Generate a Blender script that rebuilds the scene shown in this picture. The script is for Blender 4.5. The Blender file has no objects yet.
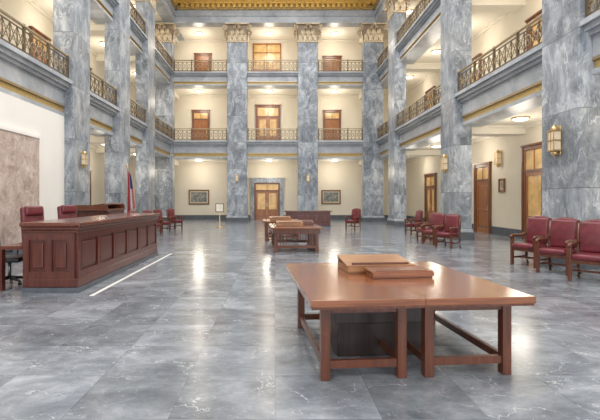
import bpy, bmesh, math, random
from mathutils import Vector, Matrix, Euler
random.seed(4)
scene = bpy.context.scene
try:
    scene.view_settings.view_transform = 'Standard'
except Exception:
    pass

# ------------------------------------------------------------------ materials
def new_mat(name):
    m = bpy.data.materials.new(name); m.use_nodes = True
    nt = m.node_tree; b = nt.nodes['Principled BSDF']
    return m, nt, b

def simple(name, col, rough=0.5, metal=0.0, var=0.08, scale=6.0, emit=None, estr=0, coat=0):
    m, nt, b = new_mat(name)
    n = nt.nodes.new('ShaderNodeTexNoise'); n.inputs['Scale'].default_value = scale; n.inputs['Detail'].default_value = 5
    tc = nt.nodes.new('ShaderNodeTexCoord'); nt.links.new(tc.outputs['Object'], n.inputs['Vector'])
    r = nt.nodes.new('ShaderNodeValToRGB')
    r.color_ramp.elements[0].position = .3; r.color_ramp.elements[1].position = .7
    r.color_ramp.elements[0].color = tuple(c*(1-var) for c in col)+(1,)
    r.color_ramp.elements[1].color = tuple(min(1, c*(1+var)) for c in col)+(1,)
    nt.links.new(n.outputs['Fac'], r.inputs['Fac']); nt.links.new(r.outputs['Color'], b.inputs['Base Color'])
    b.inputs['Roughness'].default_value = rough; b.inputs['Metallic'].default_value = metal
    if coat: b.inputs['Coat Weight'].default_value = coat; b.inputs['Coat Roughness'].default_value = .1
    if emit:
        b.inputs['Emission Color'].default_value = emit+(1,); b.inputs['Emission Strength'].default_value = estr
    return m

def wood(name, c1, c2, rough=0.3, axis='Y', coat=.3, sc=1.0):
    m, nt, b = new_mat(name); N = nt.nodes.new; L = nt.links.new
    tc = N('ShaderNodeTexCoord'); mp = N('ShaderNodeMapping')
    s = {'X': (1.2, 14, 14), 'Y': (14, 1.2, 14), 'Z': (14, 14, 1.2)}[axis]
    mp.inputs['Scale'].default_value = tuple(v*sc for v in s)
    L(tc.outputs['Object'], mp.inputs['Vector'])
    n = N('ShaderNodeTexNoise'); n.inputs['Scale'].default_value = 1.5; n.inputs['Detail'].default_value = 7; n.inputs['Distortion'].default_value = .6
    L(mp.outputs[0], n.inputs['Vector'])
    r = N('ShaderNodeValToRGB'); r.color_ramp.elements[0].position = .32; r.color_ramp.elements[1].position = .68
    r.color_ramp.elements[0].color = c1+(1,); r.color_ramp.elements[1].color = c2+(1,)
    L(n.outputs['Fac'], r.inputs['Fac']); L(r.outputs['Color'], b.inputs['Base Color'])
    b.inputs['Roughness'].default_value = rough
    b.inputs['Coat Weight'].default_value = coat; b.inputs['Coat Roughness'].default_value = .15
    return m

def marble(name, dark, mid, light, vein, rough=.3, scale=.9, joints=0, tile=0, veinw=.02, veinfac=.6, stretch=(1,1,1), dist=.7, veinscale=1.5, jfac=.55, vdetail=8):
    m, nt, b = new_mat(name); N = nt.nodes.new; L = nt.links.new
    tc = N('ShaderNodeTexCoord'); oi = N('ShaderNodeObjectInfo')
    sep = N('ShaderNodeSeparateXYZ'); L(tc.outputs['Object'], sep.inputs[0])
    add = N('ShaderNodeVectorMath'); add.operation = 'ADD'
    mp = N('ShaderNodeMapping'); mp.inputs['Scale'].default_value = stretch; mp.inputs['Rotation'].default_value = (.5, .6, .3) if stretch != (1,1,1) else (0,0,0)
    L(tc.outputs['Object'], mp.inputs['Vector']); L(mp.outputs[0], add.inputs[0])
    jm = None; tonal = None
    def math_(op, a, bb=None, v=None):
        n = N('ShaderNodeMath'); n.operation = op
        if hasattr(a, 'is_linked'): L(a, n.inputs[0])
        else: n.inputs[0].default_value = a
        if bb is not None: L(bb, n.inputs[1])
        if v is not None: n.inputs[1].default_value = v
        return n.outputs[0]
    off = math_('MULTIPLY', oi.outputs['Random'], v=37.0)
    if joints:
        d = math_('DIVIDE', sep.outputs['Z'], v=joints)
        fl = math_('FLOOR', d); fr = math_('FRACT', d)
        jm = math_('LESS_THAN', fr, v=.012)
        fo = math_('MULTIPLY', fl, v=7.31)
        off = math_('ADD', off, fo)
        wn = N('ShaderNodeTexWhiteNoise'); wn.noise_dimensions = '1D'; L(off, wn.inputs['W']); tonal = wn.outputs['Value']
    vec_off = off
    if tile:
        dx = math_('DIVIDE', sep.outputs['X'], v=tile); dy = math_('DIVIDE', sep.outputs['Y'], v=tile)
        fx = math_('FLOOR', dx); fy = math_('FLOOR', dy); rx = math_('FRACT', dx); ry = math_('FRACT', dy)
        a = math_('LESS_THAN', rx, v=.012); c = math_('LESS_THAN', ry, v=.012)
        jm = math_('MAXIMUM', a, c)
        cb = N('ShaderNodeCombineXYZ'); L(fx, cb.inputs[0]); L(fy, cb.inputs[1])
        wn = N('ShaderNodeTexWhiteNoise'); wn.noise_dimensions = '3D'; L(cb.outputs[0], wn.inputs['Vector']); tonal = wn.outputs['Value']
        vec_off = math_('MULTIPLY', tonal, v=23.0)
    L(vec_off, add.inputs[1])
    w = N('ShaderNodeTexNoise'); w.inputs['Scale'].default_value = scale*1.3; w.inputs['Detail'].default_value = 10; w.inputs['Distortion'].default_value = dist; w.inputs['Roughness'].default_value = .7
    L(add.outputs[0], w.inputs['Vector'])
    r = N('ShaderNodeValToRGB'); e = r.color_ramp.elements
    e[0].position = .34; e[0].color = dark+(1,); e[1].position = .68; e[1].color = light+(1,)
    x = e.new(.5); x.color = mid+(1,)
    L(w.outputs['Fac'], r.inputs['Fac'])
    col = r.outputs['Color']
    for (vs_, vw_, vf_) in ((veinscale, veinw, veinfac), (veinscale*2.6, veinw*.9, veinfac*.6)):
        v = N('ShaderNodeTexNoise'); v.inputs['Scale'].default_value = scale*vs_; v.inputs['Detail'].default_value = vdetail; v.inputs['Distortion'].default_value = dist; v.inputs['Roughness'].default_value = .55
        L(add.outputs[0], v.inputs['Vector'])
        s = math_('SUBTRACT', v.outputs['Fac'], v=.5); ab = math_('ABSOLUTE', s); dv = math_('DIVIDE', ab, v=vw_)
        iv = N('ShaderNodeMath'); iv.operation = 'SUBTRACT'; iv.use_clamp = True; iv.inputs[0].default_value = 1; L(dv, iv.inputs[1])
        mk = N('ShaderNodeTexNoise'); mk.inputs['Scale'].default_value = scale*vs_*1.4; mk.inputs['Detail'].default_value = 3; L(add.outputs[0], mk.inputs['Vector'])
        mr = N('ShaderNodeMapRange'); mr.inputs['From Min'].default_value = .40; mr.inputs['From Max'].default_value = .62; L(mk.outputs['Fac'], mr.inputs['Value'])
        vf = math_('MULTIPLY', iv.outputs[0], mr.outputs[0]); vf = math_('MULTIPLY', vf, v=vf_)
        mx = N('ShaderNodeMix'); mx.data_type = 'RGBA'; L(vf, mx.inputs['Factor']); L(col, mx.inputs[6]); mx.inputs[7].default_value = vein+(1,)
        col = mx.outputs[2]
    if tonal is not None:
        t = math_('MULTIPLY_ADD', tonal, v=.30); t.node.inputs[2].default_value = .85
        cc = N('ShaderNodeCombineXYZ'); [L(t, cc.inputs[i]) for i in range(3)]
        vm = N('ShaderNodeVectorMath'); vm.operation = 'MULTIPLY'; L(col, vm.inputs[0]); L(cc.outputs[0], vm.inputs[1]); col = vm.outputs[0]
    if jm is not None:
        m2 = N('ShaderNodeMix'); m2.data_type = 'RGBA'; j = math_('MULTIPLY', jm, v=jfac); L(j, m2.inputs['Factor']); L(col, m2.inputs[6]); m2.inputs[7].default_value = tuple(c*.6 for c in dark)+(1,); col = m2.outputs[2]
    L(col, b.inputs['Base Color']); b.inputs['Roughness'].default_value = rough
    return m

M_col = marble('blue_grey_marble', (.10,.12,.145), (.24,.27,.31), (.50,.53,.57), (.76,.78,.80), rough=.28, scale=1.1, joints=1.85, veinw=.018, veinfac=.6, stretch=(1.4,1.4,.75), dist=.7)
M_band = marble('band_marble', (.27,.30,.335), (.37,.40,.44), (.51,.535,.57), (.7,.72,.74), rough=.35, scale=.6, veinfac=.3)
M_floor = marble('floor_marble', (.115,.13,.155), (.205,.225,.255), (.35,.375,.41), (.72,.75,.78), rough=.18, scale=1.1, tile=.78, veinw=.006, veinfac=.8, stretch=(1,1.5,1), dist=.25, jfac=.3, vdetail=5)
M_brown = marble('brown_marble', (.30,.21,.175), (.50,.395,.345), (.66,.57,.52), (.82,.74,.68), rough=.3, scale=1.8, veinw=.03, veinfac=.6, dist=1.0)
M_cream = simple('cream_plaster', (.77,.70,.575), .75, var=.03, scale=.7)
M_white = simple('white_plaster', (.84,.82,.78), .75, var=.03, scale=.7)
M_soffit = simple('soffit_plaster', (.78,.73,.63), .8, var=.02)
M_gold = simple('gilded_plaster', (.78,.50,.13), .4, .3, var=.25, scale=14)
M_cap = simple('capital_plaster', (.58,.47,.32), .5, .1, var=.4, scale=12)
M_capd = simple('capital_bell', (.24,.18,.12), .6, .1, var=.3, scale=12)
M_goldd = simple('gold_mosaic', (.48,.34,.13), .45, .2, var=.35, scale=30)
M_bronze = simple('bronze_metal', (.16,.125,.085), .4, .6, var=.2, scale=20)
M_rail = simple('aged_brass_metal', (.40,.31,.19), .35, .6, var=.25, scale=20)
M_brass = simple('brass_metal', (.62,.45,.22), .3, .85, var=.1, scale=20)
M_mahog = wood('mahogany_wood', (.070,.014,.008), (.14,.031,.018), .3, 'Z')
M_mahogt = wood('mahogany_top', (.10,.024,.013), (.17,.045,.024), .22, 'Y')
M_tab = wood('cherry_wood', (.16,.048,.018), (.30,.105,.042), .2, 'X', coat=.5)
M_tabl = wood('cherry_leg_wood', (.085,.024,.011), (.17,.050,.021), .3, 'Z')
M_oak = wood('oak_wood', (.26,.12,.05), (.42,.21,.09), .35, 'X')
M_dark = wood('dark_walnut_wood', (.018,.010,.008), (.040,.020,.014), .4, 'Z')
M_door = wood('door_wood', (.26,.090,.025), (.44,.17,.05), .3, 'Z')
M_doord = wood('door_frame_wood', (.13,.045,.018), (.23,.085,.035), .35, 'Z')
M_leather = simple('red_leather', (.15,.020,.030), .36, var=.25, scale=9, coat=.15)
M_black = simple('black_plastic', (.015,.015,.018), .4)
M_steel = simple('dark_steel', (.25,.26,.28), .3, .9)
M_glow = simple('lamp_glass', (.9,.87,.78), .4, emit=(1,.93,.80), estr=7)
M_sglow = simple('sconce_glass', (.70,.58,.42), .4, emit=(1,.75,.45), estr=.1)
M_amber = simple('door_glass', (.55,.36,.15), .15, var=.3, scale=2.5, emit=(1,.6,.22), estr=.15)
M_red = simple('flag_red', (.45,.04,.06), .8); M_wht = simple('flag_white', (.65,.65,.65), .8); M_blue = simple('flag_blue', (.03,.05,.20), .8)
M_paint = simple('painting_canvas', (.22,.22,.20), .5, var=.7, scale=5)
M_mat = simple('picture_mount', (.55,.48,.36), .7)
M_line = simple('white_marble_inlay', (.80,.80,.78), .3)
M_paper = simple('paper', (.85,.80,.68), .7)
M_base = simple('dark_stone', (.10,.11,.13), .35, var=.2, scale=4)

# ------------------------------------------------------------------ builder
class B:
    def __init__(s, name):
        s.name = name; s.v = []; s.f = []; s.m = []; s.sm = []; s.mats = []
    def mi(s, mat):
        if mat not in s.mats: s.mats.append(mat)
        return s.mats.index(mat)
    def add(s, vs, fs, mat, smooth=False):
        o = len(s.v); i = s.mi(mat)
        s.v += [tuple(v) for v in vs]
        for f in fs: s.f.append(tuple(k+o for k in f)); s.m.append(i); s.sm.append(smooth)
    def bb(s, x0, x1, y0, y1, z0, z1, mat, bev=0, rot=None, seg=2, top=None, smooth=False):
        c = Vector(((x0+x1)/2, (y0+y1)/2, (z0+z1)/2)); h = ((x1-x0)/2, (y1-y0)/2, (z1-z0)/2)
        vs = []
        for sz in (-1, 1):
            for sx, sy in ((-1,-1),(1,-1),(1,1),(-1,1)):
                kx, ky = (top if (top and sz > 0) else (1, 1))
                vs.append(Vector((sx*h[0]*kx, sy*h[1]*ky, sz*h[2])))
        fs = [(3,2,1,0),(4,5,6,7),(0,1,5,4),(1,2,6,5),(2,3,7,6),(3,0,4,7)]
        if bev:
            bm = bmesh.new(); bv = [bm.verts.new(v) for v in vs]
            for f in fs: bm.faces.new([bv[k] for k in f])
            bmesh.ops.bevel(bm, geom=bm.edges[:], offset=bev, segments=seg, affect='EDGES', profile=.5)
            bm.verts.index_update(); vs = [v.co.copy() for v in bm.verts]; fs = [[v.index for v in f.verts] for f in bm.faces]; bm.free()
        if rot:
            R = Euler(rot).to_matrix(); vs = [R@v for v in vs]
        s.add([v+c for v in vs], fs, mat, smooth)
    def tube(s, pts, r, mat, n=8, rs=None, closed=False):
        pts = [Vector(p) for p in pts]; vs = []; fs = []; k = len(pts)
        for i, p in enumerate(pts):
            if closed: d = pts[(i+1) % k]-pts[i-1]
            else: d = pts[min(i+1, k-1)]-pts[max(i-1, 0)]
            d.normalize(); u = d.orthogonal() if abs(d.z) > .99 else d.cross(Vector((0,0,1))); u.normalize(); w = d.cross(u)
            rr = rs[i] if rs else r
            for j in range(n):
                a = 2*math.pi*(j+.5)/n; vs.append(p+u*math.cos(a)*rr+w*math.sin(a)*rr)
        for i in range(k if closed else k-1):
            i2 = (i+1) % k
            for j in range(n): fs.append((i*n+j, i*n+(j+1) % n, i2*n+(j+1) % n, i2*n+j))
        if not closed:
            fs.append(tuple(range(n))[::-1]); fs.append(tuple((k-1)*n+j for j in range(n)))
        s.add(vs, fs, mat, n > 4)
    def lathe(s, prof, c, mat, n=20, sy=1):
        vs = []; fs = []
        for r, z in prof:
            for j in range(n):
                a = 2*math.pi*j/n; vs.append((c[0]+r*math.cos(a), c[1]+r*math.sin(a)*sy, c[2]+z))
        for i in range(len(prof)-1):
            for j in range(n): fs.append((i*n+j, i*n+(j+1) % n, (i+1)*n+(j+1) % n, (i+1)*n+j))
        fs.append(tuple(range(n))[::-1]); fs.append(tuple((len(prof)-1)*n+j for j in range(n)))
        s.add(vs, fs, mat, True)
    def done(s, loc=(0,0,0), rz=0, bev=0, recalc=True):
        me = bpy.data.meshes.new(s.name+'_mesh'); me.from_pydata(s.v, [], s.f)
        for m in s.mats: me.materials.append(m)
        me.polygons.foreach_set('material_index', s.m); me.polygons.foreach_set('use_smooth', s.sm); me.update()
        if recalc:
            bm = bmesh.new(); bm.from_mesh(me); bmesh.ops.recalc_face_normals(bm, faces=bm.faces[:]); bm.to_mesh(me); bm.free()
        ob = bpy.data.objects.new(s.name, me); scene.collection.objects.link(ob)
        ob.location = loc; ob.rotation_euler = (0, 0, rz)
        return ob
def inst(ob, loc, rz=0, sc=1):
    o = bpy.data.objects.new(ob.name.split('.')[0], ob.data); scene.collection.objects.link(o)
    o.location = loc; o.rotation_euler = (0, 0, rz); o.scale = (sc, sc, sc); return o
R90 = math.pi/2

# ------------------------------------------------------------------ constants
XA = 7.0; XW = 10.0; YF = 30.0; YW = 33.5; Y0 = -4.0
F1B, F1T = 4.46, 5.70
F2B, F2T = 9.60, 10.50
Z_CAP0, Z_CAP1 = 12.6, 13.9
Z_C = 15.6
LP = [5.0, 15.6, 20.1, 24.4]; RP = [4.0, 10.6, 17.5, 25.9]

b = B('floor'); b.bb(-XW-.2, XW+.2, Y0, YW+.2, -.2, 0, M_floor); b.done()
b = B('wall_far'); b.bb(-XW-.2, XW+.2, YW, YW+.2, 0, Z_C, M_cream); b.done()
b = B('wall_right'); b.bb(XW, XW+.2, Y0, YW, 0, Z_C, M_cream); b.done()
b = B('wall_left'); b.bb(-XW-.2, -XW, Y0, YW, 0, Z_C, M_cream); b.done()
b = B('wall_left_bay')
b.bb(-XW, -7.3, Y0, 14.9, 0, F1B, M_white)
b.done()
b = B('baseboard_far'); b.bb(-XW, XW, YW-.04, YW, 0, .35, M_base); b.done()
b = B('baseboard_right'); b.bb(XW-.04, XW, Y0, YW-.04, 0, .35, M_base); b.done()
b = B('baseboard_left'); b.bb(-XW, -XW+.04, 14.9, YW-.04, 0, .35, M_base); b.bb(-7.3, -7.26, Y0, 14.9, 0, .3, M_base); b.done()

b = B('marble_wall_panel')
b.bb(-7.3, -7.24, 6.5, 13.2, .3, 3.45, M_brown)
b.bb(-7.3, -7.21, 13.2, 13.32, .3, 3.55, M_white); b.bb(-7.3, -7.21, 6.5, 13.2, 3.45, 3.55, M_white)
b.done()

b = B('ceiling')
b.bb(-XW-.2, XW+.2, Y0, YW+.2, Z_C, Z_C+.3, M_soffit)
b.done()
b = B('trim_ceiling_gold')
for sx in (-1, 1):
    x0, x1 = sorted((sx*5.6, sx*6.7))
    b.bb(x0, x1, Y0, YF-.3, Z_C-.10, Z_C, M_gold)
    x0, x1 = sorted((sx*6.55, sx*7.3)); b.bb(x0, x1, Y0, YF, 15.05, Z_C, M_gold)
    x0, x1 = sorted((sx*6.8, sx*7.3)); b.bb(x0, x1, Y0, YF, 14.75, 15.05, M_goldd)
    y = Y0
    while y < YF-.6:
        x0, x1 = sorted((sx*6.62, sx*6.8)); b.bb(x0, x1, y, y+.18, 14.82, 15.05, M_gold); y += .36
b.bb(-7.3, 7.3, YF-.45, YF+.3, 15.05, Z_C, M_gold)
b.bb(-7.3, 7.3, YF-.2, YF+.3, 14.75, 15.05, M_goldd)
b.bb(-6.5, 6.5, YF-1.6, YF-.6, Z_C-.1, Z_C, M_gold)
x = -6.5
while x < 6.4:
    b.bb(x, x+.18, YF-.38, YF-.2, 14.82, 15.05, M_gold); x += .36
b.done()
b = B('trim_top_entablature')
for sx in (-1, 1):
    x0, x1 = sorted((sx*7.0, sx*7.75)); b.bb(x0, x1, Y0, YW, 13.9, 14.35, M_band)
    x0, x1 = sorted((sx*6.93, sx*7.75)); b.bb(x0, x1, Y0, YW, 14.35, 14.75, M_band)
b.bb(-7, 7, YF, YF+.75, 13.9, 14.35, M_band); b.bb(-7, 7, YF-.07, YF+.75, 14.35, 14.75, M_band)
b.done()
b = B('gallery_ceiling')
for sx in (-1, 1):
    x0, x1 = sorted((sx*7.75, sx*XW)); b.bb(x0, x1, Y0, YW, 13.95, 14.2, M_soffit)
b.bb(-7.75, 7.75, YF+.75, YW, 13.95, 14.2, M_soffit)
b.done()

def gallery(name, zb, zt):
    b = B(name)
    h = zt-zb
    prof = [
        (.30, zb, zb+.10*h, M_band), (.36, zb+.10*h, zb+.26*h, M_goldd), (.30, zb+.26*h, zb+.32*h, M_rail), (.32, zb+.32*h, zb+.72*h, M_band),
        (.22, zb+.72*h, zb+.80*h, M_band), (.12, zb+.80*h, zb+.90*h, M_band), (.02, zb+.90*h, zt, M_band)]
    for rec, z0, z1, mat in prof:
        for sx in (-1, 1):
            x0, x1 = sorted((sx*(XA+rec), sx*8.2)); b.bb(x0, x1, Y0, YF+rec, z0, z1, mat)
        b.bb(-8.2, 8.2, YF+rec, YF+1.2, z0, z1, mat)
    for sx in (-1, 1):
        x0, x1 = sorted((sx*8.2, sx*XW)); b.bb(x0, x1, Y0, YW, zb+.06, zt, M_soffit)
    b.bb(-8.2, 8.2, YF+1.2, YW, zb+.06, zt, M_soffit)
    return b.done()
gallery('gallery_floor', F1B, F1T)
gallery('gallery_floor', F2B, F2T)
b = B('trim_gallery_beams')
for zb in (F1B+.06, F2B+.06, 13.95):
    for p in LP:
        if not (zb < 5 and p < 15): b.bb(-XW, -7.7, p-.35, p+.35, zb-.32, zb, M_soffit); b.bb(-XW, -7.7, p-.42, p+.42, zb-.07, zb, M_soffit)
    for p in RP: b.bb(7.7, XW, p-.35, p+.35, zb-.32, zb, M_soffit); b.bb(7.7, XW, p-.42, p+.42, zb-.07, zb, M_soffit)
    for x in (-7.85, -2.65, 2.3, 6.87): b.bb(x-.35, x+.35, YF+.7, YW, zb-.32, zb, M_soffit)
    b.bb(XW-.10, XW, Y0, YW, zb-.12, zb, M_soffit); b.bb(-XW, -XW+.1, 14.9 if zb < 5 else Y0, YW, zb-.12, zb, M_soffit)
    b.bb(-XW, XW, YW-.1, YW, zb-.12, zb, M_soffit)
b.done()

# ------------------------------------------------------------------ columns
def column(w, d=.7):
    b = B('marble_column')
    hw = w/2
    b.bb(-hw-.10, hw+.10, -.10, d+.05, 0, .28, M_base)
    b.bb(-hw-.06, hw+.06, -.06, d+.03, .28, .42, M_band, bev=.03)
    b.bb(-hw, hw, 0, d, .42, Z_CAP0, M_col, bev=.02, seg=1)
    z = Z_CAP0
    b.bb(-hw-.05, hw+.05, -.05, d+.05, z-.08, z+.03, M_cap, bev=.03)
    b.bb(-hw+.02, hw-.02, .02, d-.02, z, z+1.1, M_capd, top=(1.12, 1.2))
    def leaf(px, py, nx, ny, z0, h, wd, out):
        tx, ty = -ny, nx; vs = []; fs = []
        K = 7
        for i in range(K):
            t = i/(K-1); zz = z0+h*(math.sin(min(t, .8)/.8*math.pi/2) if t <= .8 else 1-(t-.8)*.8)
            o = .03+out*(t**2.2); ww = wd*(1-.65*t**3)*(1+.12*math.cos(i*math.pi))
            for u, q in ((-1, 0), (-.45, .025), (0, .05), (.45, .025), (1, 0)):
                vs.append((px+nx*(o+q)+tx*u*ww/2, py+ny*(o+q)+ty*u*ww/2, zz))
        for i in range(K-1):
            for j in range(4): a = i*5+j; fs.append((a, a+1, a+6, a+5))
        b.add(vs, fs, M_cap, True)
    n = max(3, round(w/.34))
    for i in range(n):
        px = -hw+(i+.5)*w/n
        leaf(px, 0, 0, -1, z+.03, .48, .30, .20); leaf(px, d, 0, 1, z+.03, .48, .30, .20)
    for i in range(n-1):
        px = -hw+(i+1)*w/n
        leaf(px, 0, 0, -1, z+.30, .52, .30, .24); leaf(px, d, 0, 1, z+.30, .52, .30, .24)
    for sx in (-1, 1):
        for py in (.15, .5): leaf(sx*hw, py, sx, 0, z+.03, .48, .28, .2)
        leaf(sx*hw, .35, sx, 0, z+.3, .52, .3, .24)
        for cy in (0, d):
            sy = -1 if cy == 0 else 1
            dv = Vector((sx*.8, sy*.6, 0)).normalized(); pts = []; rs = []
            c = Vector((sx*hw, cy, z+.93))+dv*.16
            for k in range(26):
                a = -math.pi*.6+k/25*math.pi*3.6; r = .20*(1-k/30)
                pts.append(c+dv*math.cos(a)*r+Vector((0,0,1))*math.sin(a)*r); rs.append(.055*(1-k/60))
            b.tube(pts, .05, M_cap, 6, rs=rs)
    for sx in (-1, 1):
        pts = []; c = Vector((sx*.17, -.16, z+.95))
        for k in range(20):
            a = math.pi/2+sx*k/19*math.pi*2.6; r = .13*(1-k/24); pts.append(c+Vector((math.cos(a)*r, 0, math.sin(a)*r)))
        b.tube(pts, .035, M_cap, 6)
    b.bb(-hw-.16, hw+.16, -.2, d+.16, z+1.13, z+1.22, M_cap, bev=.03)
    b.bb(-hw-.10, hw+.10, -.14, d+.1, z+1.22, z+1.30, M_band)
    b.lathe([(.0,-.1),(.11,-.08),(.12,0),(.11,.08),(0,.1)], (0, -.22, z+1.15), M_cap, 10)
    return b.done()
c0 = column(1.39)
c0.location = (-2.65, YF, 0)
inst(c0, (2.3, YF, 0))
inst(c0, (-7.85, YF-.02, 0)); inst(c0, (6.87, YF-.02, 0))
for y in LP: inst(c0, (-XA, y, 0), R90)
for y in RP: inst(c0, (XA, y, 0), -R90)

# ------------------------------------------------------------------ railings
def railing(L, h=.85):
    b = B('balcony_railing')
    b.bb(-L/2, L/2, -.045, .045, h-.06, h, M_rail, bev=.015)
    b.bb(-L/2, L/2, -.025, .025, .07, .12, M_bronze)
    b.bb(-L/2, L/2, -.018, .018, h-.17, h-.14, M_bronze)
    n = max(2, round(L/1.25)); s = L/n
    for i in range(n+1):
        x = -L/2+i*s; x = min(max(x, -L/2+.04), L/2-.04)
        b.bb(x-.035, x+.035, -.035, .035, 0, h-.05, M_bronze)
        b.lathe([(.0,0),(.05,.02),(.05,.05),(0,.08)], (x, 0, h-.02), M_rail, 8)
    for i in range(n):
        xa = -L/2+i*s; k = 4; q = s/k
        for j in range(k):
            xc = xa+(j+.5)*q; zc = .12+(h-.29)/2; rr = min(q*.42, (h-.32)/2)
            b.tube([(xc+rr*math.cos(a*math.pi/6), 0, zc+rr*math.sin(a*math.pi/6)) for a in range(12)], .013, M_rail, 5, closed=True)
            b.tube([(xc-q*.5, 0, .12), (xc+q*.5, 0, h-.16)], .012, M_bronze, 4)
            b.tube([(xc+q*.5, 0, .12), (xc-q*.5, 0, h-.16)], .012, M_bronze, 4)
            b.bb(xa+j*q-.012, xa+j*q+.012, -.012, .012, .1, h-.14, M_bronze)
            b.lathe([(0,-.03),(.03,0),(0,.03)], (xc, 0, zc), M_rail, 6)
    return b
def bays(P, a0, a1):
    out = []; s = a0
    for p in P: out.append((s, p-.72)); s = p+.72
    out.append((s, a1)); return [o for o in out if o[1]-o[0] > .5]
LB = bays(LP, Y0, 29.9); RB = bays(RP, Y0, 29.9)
FB = [(-7.1, -3.37), (-1.93, 1.58), (3.02, 6.15)]
for zt in (F1T, F2T):
    for a, c in FB: railing(c-a).done(((a+c)/2, YF+.16, zt))
    for a, c in LB: railing(c-a).done((-XA-.16, (a+c)/2, zt), R90)
    for a, c in RB: railing(c-a).done((XA+.16, (a+c)/2, zt), -R90)

# ------------------------------------------------------------------ doors
def door(name, w, h, leaves=1, transom=.0, glass=True, surround=None, casing=.16):
    b = B(name); 
    if surround:
        b.bb(-w/2-casing-.28, -w/2-casing, -.16, 0, 0, h+casing+.28, surround); b.bb(w/2+casing, w/2+casing+.28, -.16, 0, 0, h+casing+.28, surround)
        b.bb(-w/2-casing, w/2+casing, -.16, 0, h+casing, h+casing+.28, surround)
        b.bb(-w/2-casing-.36, w/2+casing+.36, -.22, 0, h+casing+.28, h+casing+.38, surround)
    for sx in (-1, 1):
        x0, x1 = sorted((sx*w/2, sx*(w/2+casing))); b.bb(x0, x1, -.10, 0, 0, h+casing, M_doord, bev=.015)
        x0, x1 = sorted((sx*(w/2+casing*.55), sx*(w/2+casing))); b.bb(x0, x1, -.13, -.1, 0, h+casing, M_doord)
    b.bb(-w/2, w/2, -.10, 0, h, h+casing, M_doord, bev=.015)
    b.bb(-w/2-casing-.05, w/2+casing+.05, -.15, 0, h+casing, h+casing+.07, M_doord)
    hl = h-transom
    if transom:
        b.bb(-w/2, w/2, -.09, 0, hl-.05, hl+.05, M_doord)
        b.bb(-w/2, w/2, -.04, 0, hl+.05, h, M_amber)
        b.bb(-.025, .025, -.07, -.04, hl+.05, h, M_door)
        hl -= .05
    lw = w/leaves
    for i in range(leaves):
        x0 = -w/2+i*lw+.01; x1 = x0+lw-.02; st = .13
        b.bb(x0, x0+st, -.06, 0, 0, hl, M_door); b.bb(x1-st, x1, -.06, 0, 0, hl, M_door)
        zs = [(0, .24), (hl*.30, hl*.30+.14), (hl-.15, hl)] if glass else [(0, .24), (hl*.42, hl*.42+.16), (hl-.15, hl)]
        for a, c in zs: b.bb(x0+st, x1-st, -.06, 0, a, c, M_door)
        def pan(a, c, g):
            if g: b.bb(x0+st, x1-st, -.025, 0, a, c, M_amber)
            else:
                b.bb(x0+st, x1-st, -.025, 0, a, c, M_door)
                if c-a > .15: b.bb(x0+st+.05, x1-st-.05, -.045, -.02, a+.05, c-.05, M_door, bev=.012)
        pan(zs[0][1], zs[1][0], False); pan(zs[1][1], zs[2][0], glass)
        hx = x1-.07 if i == 0 else x0+.07
        b.bb(hx-.025, hx+.025, -.07, -.06, 1.0, 1.3, M_brass)
        b.lathe([(0,-.03),(.03,-.015),(.03,.015),(0,.03)], (hx, -.1, 1.1), M_brass, 8)
    return b.done()
d = door('door_1', 1.75, 2.75, 2, .5, True, M_col, .12); d.location = (-.62, YW, 0)
nd = 2
def place_door(x, y, z, rz, w=1.0, h=2.3, **k):
    global nd
    d = door('door_%d' % nd, w, h, **k); nd += 1; d.location = (x, y, z); d.rotation_euler = (0, 0, rz); return d
fx = lambda px: (px-275)*YW/430
place_door(fx(201), YW, F1T, 0, 1.05, 2.6, transom=.5, glass=False)
place_door(fx(268), YW, F1T, 0, 1.6, 3.0, leaves=2, transom=.7)
place_door(fx(332), YW, F1T, 0, 1.05, 2.6, transom=.5, glass=False)
place_door(fx(203), YW, F2T, 0, 1.0, 2.2, glass=False)
place_door(fx(332), YW, F2T, 0, 1.1, 2.0, glass=False)
place_door(XW, 16.5, 0, -R90, 1.15, 3.5, transom=.8)
place_door(XW, 20.6, 0, -R90, 1.2, 3.1, transom=.6, glass=False)
place_door(XW, 27.5, 0, -R90, 1.5, 3.0, leaves=2, transom=.6)
for y in (9.0, 16.2, 21.5, 27.5):
    place_door(XW, y, F1T, -R90, 1.1, 2.7, transom=.5)
    place_door(XW, y, F2T, -R90, 1.1, 2.4, glass=False)
for y in (18.2, 22.4, 27.0):
    place_door(-XW, y, 0, R90, 1.1, 2.9, transom=.5)
for y in (12, 18.2, 22.4, 27.0):
    place_door(-XW, y, F1T, R90, 1.1, 2.7, transom=.5, glass=False)
    place_door(-XW, y, F2T, R90, 1.1, 2.4, glass=False)
b = B('window_1')
b.bb(-1.0, 1.0, -.02, 0, 0, 1.9, M_amber)
for x0, x1 in ((-1.1, -1), (1, 1.1), (-.04, .04)): b.bb(x0, x1, -.08, 0, -.1, 2.0, M_door)
for z0, z1 in ((-.1, 0), (1.9, 2.0), (1.25, 1.32)): b.bb(-1, 1, -.08, 0, z0, z1, M_door)
b.bb(-1.2, 1.2, -.14, 0, -.16, -.1, M_door)
b.done((fx(267), YW, 11.7))

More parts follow.
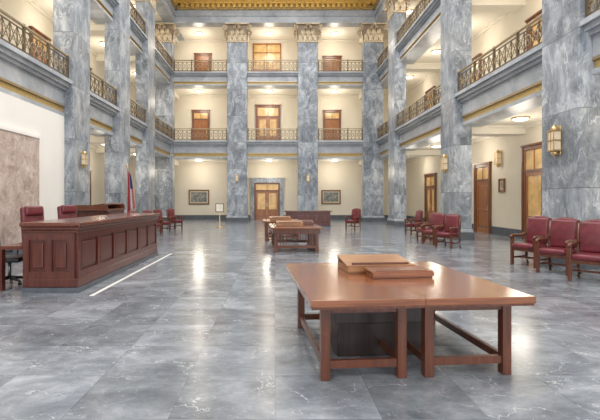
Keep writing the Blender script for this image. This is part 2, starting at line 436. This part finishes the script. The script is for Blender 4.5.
def picture(w, h, loc, rz, mat=M_paint):
    b = B('framed_picture')
    t = .09
    for x0, x1, z0, z1 in ((-w/2, -w/2+t, -h/2, h/2), (w/2-t, w/2, -h/2, h/2), (-w/2+t, w/2-t, -h/2, -h/2+t), (-w/2+t, w/2-t, h/2-t, h/2)):
        b.bb(x0, x1, -.07, 0, z0, z1, M_doord, bev=.015)
    b.bb(-w/2+t, w/2-t, -.03, 0, -h/2+t, h/2-t, M_mat)
    b.bb(-w/2+t+.1, w/2-t-.1, -.035, -.03, -h/2+t+.1, h/2-t-.1, mat)
    return b.done(loc, rz)
picture(1.6, 1.15, (fx(199), YW, 1.75), 0); picture(1.5, 1.1, (fx(331), YW, 1.75), 0)
picture(.5, .6, (XW, 18.9, 2.2), -R90); picture(.5, .6, (XW, 23.5, 2.2), -R90)
picture(.5, .6, (XW, 24.6, 2.2), -R90)

def sconce():
    b = B('wall_sconce')
    b.bb(-.09, .09, -.03, 0, -.36, .36, M_brass, bev=.012)
    b.bb(-.11, .11, -.2, -.03, -.24, .22, M_sglow, bev=.02)
    for z in (-.27, -.02, .22): b.bb(-.125, .125, -.215, -.02, z, z+.04, M_brass, bev=.008)
    for x in (-.115, .115, 0): b.bb(x-.01, x+.01, -.215, -.2, -.25, .24, M_brass)
    b.lathe([(.0,-.14),(.04,-.1),(.1,0)], (0, -.11, -.27), M_brass, 10)
    b.lathe([(.11,0),(.07,.06),(.02,.12),(0,.14)], (0, -.11, .26), M_brass, 10)
    return b.done()
s0 = sconce(); s0.location = (XA, 10.6, 3.04); s0.rotation_euler = (0, 0, -R90)
inst(s0, (XA, 17.5, 3.04), -R90)
inst(s0, (-XA, 15.6, 3.04), R90, .8)
for x in (-2.65, 2.3): inst(s0, (x, YF, 3.04), 0, .75)
inst(s0, (XW, 19.1, 3.4), -R90)

# ------------------------------------------------------------------ ceiling lamps + lights
def lamp():
    b = B('ceiling_lamp')
    b.lathe([(.30,0),(.31,-.03),(.27,-.05)], (0,0,0), M_brass, 20)
    b.lathe([(.26,-.04),(.22,-.08),(.13,-.11),(.0,-.12)], (0,0,0), M_glow, 20)
    return b.done()
lp0 = None
def gl(x, y, z, p):
    global lp0
    if lp0 is None: lp0 = lamp(); lp0.location = (x, y, z)
    else: inst(lp0, (x, y, z))
    l = bpy.data.lights.new('lamp_light', 'POINT'); l.energy = p; l.color = (1, .91, .77); l.shadow_soft_size = .4; l.specular_factor = .45
    o = bpy.data.objects.new('lamp_light', l); o.location = (x, y, z-.9); scene.collection.objects.link(o)
zc = [F1B+.06, F2B+.06, 13.95]
for k, z in enumerate(zc):
    for px in (199, 269, 334): gl(fx(px)*.96, 32.0, z, 75)
    for a, c in LB:
        if k == 0 and c < 15: continue
        n = 2 if c-a > 5 else 1
        for i in range(n): gl(-8.8, a+(i+.5)*(c-a)/n, z, 55)
    for a, c in RB:
        n = 2 if c-a > 5 else 1
        for i in range(n): gl(8.8, a+(i+.5)*(c-a)/n, z, 50)

l = bpy.data.lights.new('skylight', 'AREA'); l.shape = 'RECTANGLE'; l.size = 10.4; l.size_y = 28; l.energy = 3500; l.color = (.98, .99, 1)
o = bpy.data.objects.new('skylight', l); o.location = (0, 13, Z_C-.15); scene.collection.objects.link(o)
w = bpy.data.worlds.new('World'); scene.world = w; w.use_nodes = True
w.node_tree.nodes['Background'].inputs[0].default_value = (.97, .98, 1, 1); w.node_tree.nodes['Background'].inputs[1].default_value = 2.2

b = B('floor_line_inlay'); b.bb(-3.07, -3.00, 7.1, 12.6, 0, .003, M_line); b.done()

# ------------------------------------------------------------------ bench
def panels(b, face, u0, u1, z0, z1, plane, n, mat, st=.10, rail=.12):
    def put(a0, a1, c0, c1, d0, d1, bev=0):
        if face == 'x+': b.bb(plane+d0, plane+d1, a0, a1, c0, c1, mat, bev=bev)
        elif face == 'x-': b.bb(plane-d1, plane-d0, a0, a1, c0, c1, mat, bev=bev)
        else: b.bb(a0, a1, plane-d1, plane-d0, c0, c1, mat, bev=bev)
    put(u0, u1, z0, z0+rail, 0, .05); put(u0, u1, z1-rail, z1, 0, .05)
    s = (u1-u0-st)/n
    for i in range(n+1): put(u0+i*s, u0+i*s+st, z0+rail, z1-rail, 0, .05)
    for i in range(n):
        a = u0+i*s+st; c = u0+(i+1)*s
        put(a, c, z0+rail, z1-rail, 0, .008)
        put(a+.05, c-.05, z0+rail+.05, z1-rail-.05, 0, .035, .018)
b = B('judges_bench')
X0, X1, Ya, Yb, H = -4.30, -3.42, 7.38, 12.3, 1.2
b.bb(X0, X1+.08, Ya-.08, Yb, 0, .09, M_base)
b.bb(X0, X1, Ya, Yb, .09, 1.10, M_mahog)
b.bb(X0, X1+.06, Ya-.06, Yb, .09, .24, M_mahog, bev=.015)
panels(b, 'x+', Ya, Yb, .24, 1.02, X1, 6, M_mahog)
panels(b, 'y-', X0, X1, .24, 1.02, Ya, 2, M_mahog)
b.bb(X0, X1+.07, Ya-.07, Yb, 1.02, 1.07, M_mahog, bev=.015)
b.bb(X0, X1+.10, Ya-.10, Yb, 1.07, 1.13, M_mahog, bev=.02)
b.bb(X0-.02, X1+.13, Ya-.13, Yb+.04, 1.13, 1.2, M_mahogt, bev=.02)
b.bb(X0-.5, X0, Ya+.1, Yb, .72, .78, M_mahogt)
for y in (Ya+.1, 10, Yb-.1): b.bb(X0-.5, X0-.45, y, y+.1, 0, .72, M_mahog)
b.done()
b = B('clerk_lectern')
b.bb(-.45, .45, -.6, .6, 0, 1.25, M_mahog)
panels(b, 'x+', -.6, .6, .1, 1.2, .45, 2, M_mahog)
panels(b, 'y-', -.45, .45, .1, 1.2, -.6, 1, M_mahog)
b.bb(-.52, .52, -.75, .75, 1.25, 1.30, M_tabl, bev=.01)
b.bb(-.5, .4, -.7, .7, 1.36, 1.40, M_tabl, rot=(0, -.16, 0))
b.bb(-.5, .5, -.74, -.68, 1.28, 1.42, M_tabl); b.bb(-.5, .5, .68, .74, 1.28, 1.42, M_tabl)
b.done((-5.4, 13.3, 0))

# ------------------------------------------------------------------ chairs
def armchair():
    b = B('red_leather_armchair'); W = .60; w2 = W/2
    for x in (-w2+.03, w2-.03):
        b.bb(x-.028, x+.028, -.27, -.21, 0, .64, M_tabl, bev=.008)
        b.tube([(x, .30, 0), (x, .25, .22), (x, .25, .48), (x, .30, .8), (x, .335, 1.02)], .03, M_tabl, 6)
        b.bb(x-.02, x+.02, -.22, .25, .15, .19, M_tabl)
        b.bb(x-.02, x+.02, -.22, .25, .33, .40, M_tabl)
        pts = [(x, -.31, .625), (x, -.25, .66), (x, -.1, .665), (x, .08, .655), (x, .26, .70)]
        b.tube(pts, .032, M_tabl, 8, rs=[.026, .036, .034, .03, .028])
    b.bb(-w2+.05, w2-.05, -.26, -.22, .33, .40, M_tabl); b.bb(-w2+.05, w2-.05, .23, .27, .33, .40, M_tabl)
    b.bb(-w2+.05, w2-.05, -.01, .03, .15, .19, M_tabl)
    b.bb(-w2+.055, w2-.055, -.30, .24, .385, .50, M_leather, bev=.045, seg=3, smooth=True)
    b.bb(-w2+.06, w2-.06, .20, .31, .49, 1.06, M_leather, bev=.045, seg=3, rot=(-.13, 0, 0), smooth=True)
    n = 12
    pts = [(-w2+.05+(W-.1)*i/n, .335, 1.03+.055*math.sin(math.pi*i/n)) for i in range(n+1)]
    b.tube(pts, .028, M_tabl, 6)
    pts = [(-w2+.09+(W-.18)*i/n, .315, 1.01+.05*math.sin(math.pi*i/n)) for i in range(n+1)]
    b.tube(pts, .04, M_leather, 8)
    for x in (-.12, 0, .12):
        for z in (.68, .86): b.lathe([(0,-.012),(.012,0),(0,.012)], (x, .245-(.78-z)*.13-.045, z), M_leather, 6)
    return b.done()
a0 = armchair(); a0.location = (6.15, 8.35, 0); a0.rotation_euler = (0, 0, -R90*.55); a0.scale = (1.08, 1.08, 1.08)
inst(a0, (6.12, 9.3, 0), -R90*.62, 1.08); inst(a0, (6.15, 10.35, 0), -R90*.72, 1.08)
for i, (x, y, r) in enumerate([(5.7, 14.2, .6), (5.6, 15.2, .75), (5.75, 16.3, .9), (6.3, 19.6, .9), (4.1, 22.6, .5)]):
    inst(a0, (x, y, 0), -R90*r)
for (x, y) in [(-5.6, 17.6), (-5.5, 19.3), (-5.5, 21.0), (-5.3, 22.8)]: inst(a0, (x, y, 0), R90*.7)

def exec_chair():
    b = B('red_executive_chair')
    for k in range(5):
        a = k*2*math.pi/5
        b.tube([(0,0,.12), (.3*math.cos(a), .3*math.sin(a), .08)], .025, M_tabl, 6, rs=[.035, .02])
        b.lathe([(0,-.035),(.03,-.03),(.035,0),(.03,.03),(0,.035)], (.3*math.cos(a), .3*math.sin(a), .035), M_black, 8)
    b.tube([(0,0,.1), (0,0,.5)], .03, M_steel, 8)
    b.bb(-.28, .28, -.28, .26, .5, .62, M_leather, bev=.05, seg=3, smooth=True)
    b.bb(-.28, .28, .2, .33, .6, 1.42, M_leather, bev=.055, seg=3, rot=(-.1, 0, 0), smooth=True)
    b.bb(-.23, .23, .17, .30, 1.22, 1.44, M_leather, bev=.05, seg=3, rot=(-.1, 0, 0), smooth=True)
    for x in (-.31, .31):
        b.tube([(x, -.18, .55), (x, -.2, .74), (x, -.12, .8), (x, .2, .8)], .022, M_tabl, 6)
        b.bb(x-.035, x+.035, -.2, .18, .8, .84, M_leather, bev=.015)
    return b.done()
e0 = exec_chair(); e0.location = (-5.3, 9.75, 0); e0.rotation_euler = (0, 0, R90*.75)
inst(e0, (-5.3, 11.4, 0), R90*.75)
inst(e0, (-6.0, 17.0, 0), R90*.7)

b = B('black_office_chair')
for k in range(5):
    a = k*2*math.pi/5+.3
    b.tube([(0,0,.13), (.32*math.cos(a), .32*math.sin(a), .08)], .03, M_black, 6, rs=[.035, .02])
    b.lathe([(0,-.03),(.03,-.025),(.034,0),(.03,.025),(0,.03)], (.32*math.cos(a), .32*math.sin(a), .034), M_black, 8)
b.tube([(0,0,.1), (0,0,.44)], .03, M_steel, 8)
b.bb(-.26, .26, -.27, .25, .43, .52, M_black, bev=.035, seg=3, smooth=True)
b.bb(-.23, .23, .25, .31, .58, 1.0, M_black, bev=.028, seg=3, rot=(-.12, 0, 0), smooth=True)
b.tube([(0,.18,.45), (0,.3,.5), (0,.32,.75)], .022, M_steel, 6)
for x in (-.3, .3):
    b.tube([(x*.8, -.02, .44), (x, -.02, .48), (x, -.02, .64)], .018, M_black, 6)
    b.bb(x-.04, x+.04, -.17, .14, .63, .67, M_black, bev=.015)
b.done((-5.0, 8.1, 0), R90*1.1)

# ------------------------------------------------------------------ tables
b = B('large_wooden_table')
W, D, Ht = 1.96, 2.08, .76
b.bb(-W/2, -.001, -D/2, D/2, Ht-.06, Ht, M_tab, bev=.004); b.bb(.001, W/2, -D/2, D/2, Ht-.06, Ht, M_tab, bev=.004)
b.bb(-W/2+.01, W/2-.01, -D/2+.01, D/2-.01, Ht-.08, Ht-.06, M_tabl)
for x0, x1 in ((-W/2+.17, -.12), (.13, W/2-.12)):
    y0, y1 = -D/2+.26, D/2-.28
    for x in (x0, x1):
        for y in (y0, y1): 
            b.bb(x-.042, x+.042, y-.042, y+.042, 0, Ht-.07, M_tabl, bev=.006)
        b.bb(x-.02, x+.02, y0, y1, Ht-.17, Ht-.07, M_tabl); b.bb(x-.02, x+.02, y0, y1, .1, .17, M_tabl)
    for y in (y0, y1):
        b.bb(x0, x1, y-.02, y+.02, Ht-.17, Ht-.07, M_tabl); b.bb(x0, x1, y-.022, y+.022, .10, .17, M_tabl)
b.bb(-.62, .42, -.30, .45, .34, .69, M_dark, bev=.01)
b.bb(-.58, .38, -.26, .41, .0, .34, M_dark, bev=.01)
b.done((1.19, 4.66, 0), math.radians(4.5))

def book_rest(name, w, d, h, mat, loc, rz, slope=.12):
    b = B(name)
    b.bb(-w/2, w/2, -d/2, d/2, 0, .025, mat, bev=.004)
    b.bb(-w/2, w/2, d/2-.03, d/2, .02, h, mat); 
    for x in (-w/2, w/2-.02): b.bb(x, x+.02, -d/2, d/2, .02, h*.6, mat)
    b.bb(-w/2-.01, w/2+.01, -d/2, d/2, h*.75, h*.75+.02, mat, rot=(slope, 0, 0), bev=.004)
    b.bb(-w/2-.01, w/2+.01, -d/2-.02, -d/2+.005, .02, h*.75, mat, bev=.004)
    b.bb(-w/2+.05, w/2-.05, -d/2+.03, -d/2+.05, h*.5, h*.75+.02, M_tabl)
    return b.done(loc, rz)
book_rest('wooden_book_rest', .76, .52, .13, M_oak, (1.18, 5.12, .76), math.radians(5))
book_rest('wooden_book_rest', .66, .26, .08, M_tab, (1.34, 4.68, .76), math.radians(8), .05)

def side_table(name, w, d, loc, rz):
    b = B(name); h = .76
    b.bb(-w/2, w/2, -d/2, d/2, h-.06, h, M_tab, bev=.01); b.bb(-w/2+.06, w/2-.06, -d/2+.06, d/2-.06, h-.2, h-.06, M_tabl)
    for sx in (-1, 1):
        x = sx*(w/2-.16)
        for y in (-d/2+.14, d/2-.14): b.bb(x-.05, x+.05, y-.05, y+.05, .08, h-.06, M_tabl, bev=.008)
        b.bb(x-.06, x+.06, -d/2+.08, d/2-.08, 0, .09, M_tabl, bev=.01)
        for k in range(7):
            y = -d/2+.24+k*(d-.48)/6; b.bb(x-.015, x+.015, y-.02, y+.02, .09, h-.1, M_tabl)
    for y in (-d/2+.14, d/2-.14):
        b.bb(-w/2+.16, w/2-.16, y-.02, y+.02, .12, .2, M_tabl)
        for k in range(2):
            for q in range(3):
                x = (-1 if k == 0 else 1)*(w/2-.30-q*.08); b.bb(x-.015, x+.015, y-.015, y+.015, .2, h-.2, M_tabl)
    return b.done(loc, rz)
side_table('wooden_reading_table', 1.55, 2.0, (.60, 13.8, 0), math.radians(3))
side_table('wooden_reading_table', 1.5, 1.6, (.25, 17.2, 0), math.radians(3))
book_rest('wooden_book_rest', .8, .5, .14, M_oak, (.45, 13.5, .76), .05)
book_rest('wooden_book_rest', .6, .5, .12, M_tabl, (.95, 14.2, .76), .05)
book_rest('wooden_book_rest', .8, .5, .14, M_oak, (.2, 17.0, .76), .05)

b = B('reception_desk')
b.bb(-1.3, 1.3, 0, .9, 0, .08, M_base); b.bb(-1.27, 1.27, .03, .87, .08, .86, M_mahog)
panels(b, 'y-', -1.27, 1.27, .1, .82, .03, 5, M_mahog)
b.bb(-1.35, 1.35, -.06, .95, .86, .92, M_mahogt, bev=.015)
b.done((1.9, 24.6, 0))

b = B('sign_stand')
b.lathe([(.2,0),(.2,.02),(.05,.05),(.02,.08),(.02,1.0)], (0,0,0), M_brass, 14)
b.bb(-.24, .24, -.03, .0, .85, 1.35, M_tabl, bev=.01); b.bb(-.2, .2, -.035, -.03, .89, 1.31, M_paper)
b.done((-3.15, 24.5, 0))

b = B('american_flag')
b.lathe([(.2,0),(.2,.04),(.12,.07),(.04,.1),(.03,.16)], (0,0,0), M_brass, 16)
b.tube([(0,0,.1), (0,0,2.65)], .018, M_oak, 8)
b.lathe([(0,0),(.05,.03),(.03,.07),(.06,.12),(.02,.2),(0,.24)], (0,0,2.64), M_brass, 10)
n = 26; rows = 14
vs = []
for j in range(rows+1):
    t = j/rows
    for i in range(n+1):
        u = i/n; spread = .10+.16*t**.7
        x = .01+u*spread; y = .06*math.sin(u*math.pi*6)*(0.5+t*.6)
        z = 2.6-t*(1.2+.3*(1-u))-u*.12
        vs.append((x, y, z))
for j in range(rows):
    for i in range(n):
        a = j*(n+1)+i; mat = (M_red if (i//3) % 2 == 0 else M_wht)
        if i > 14 and j < 6: mat = M_blue
        b.add([vs[a], vs[a+1], vs[a+n+2], vs[a+n+1]], [(0,1,2,3)], mat, True)
b.done((-5.25, 15.3, 0), 0, recalc=False)

# ------------------------------------------------------------------ camera
cam = bpy.data.cameras.new('camera'); co = bpy.data.objects.new('camera', cam); scene.collection.objects.link(co)
co.location = (0, 0, 1.6); co.rotation_euler = (R90, 0, 0)
cam.sensor_width = 36; cam.lens = 430/600*36; cam.shift_x = 25/600; cam.shift_y = -11/600; cam.clip_end = 200
scene.camera = co
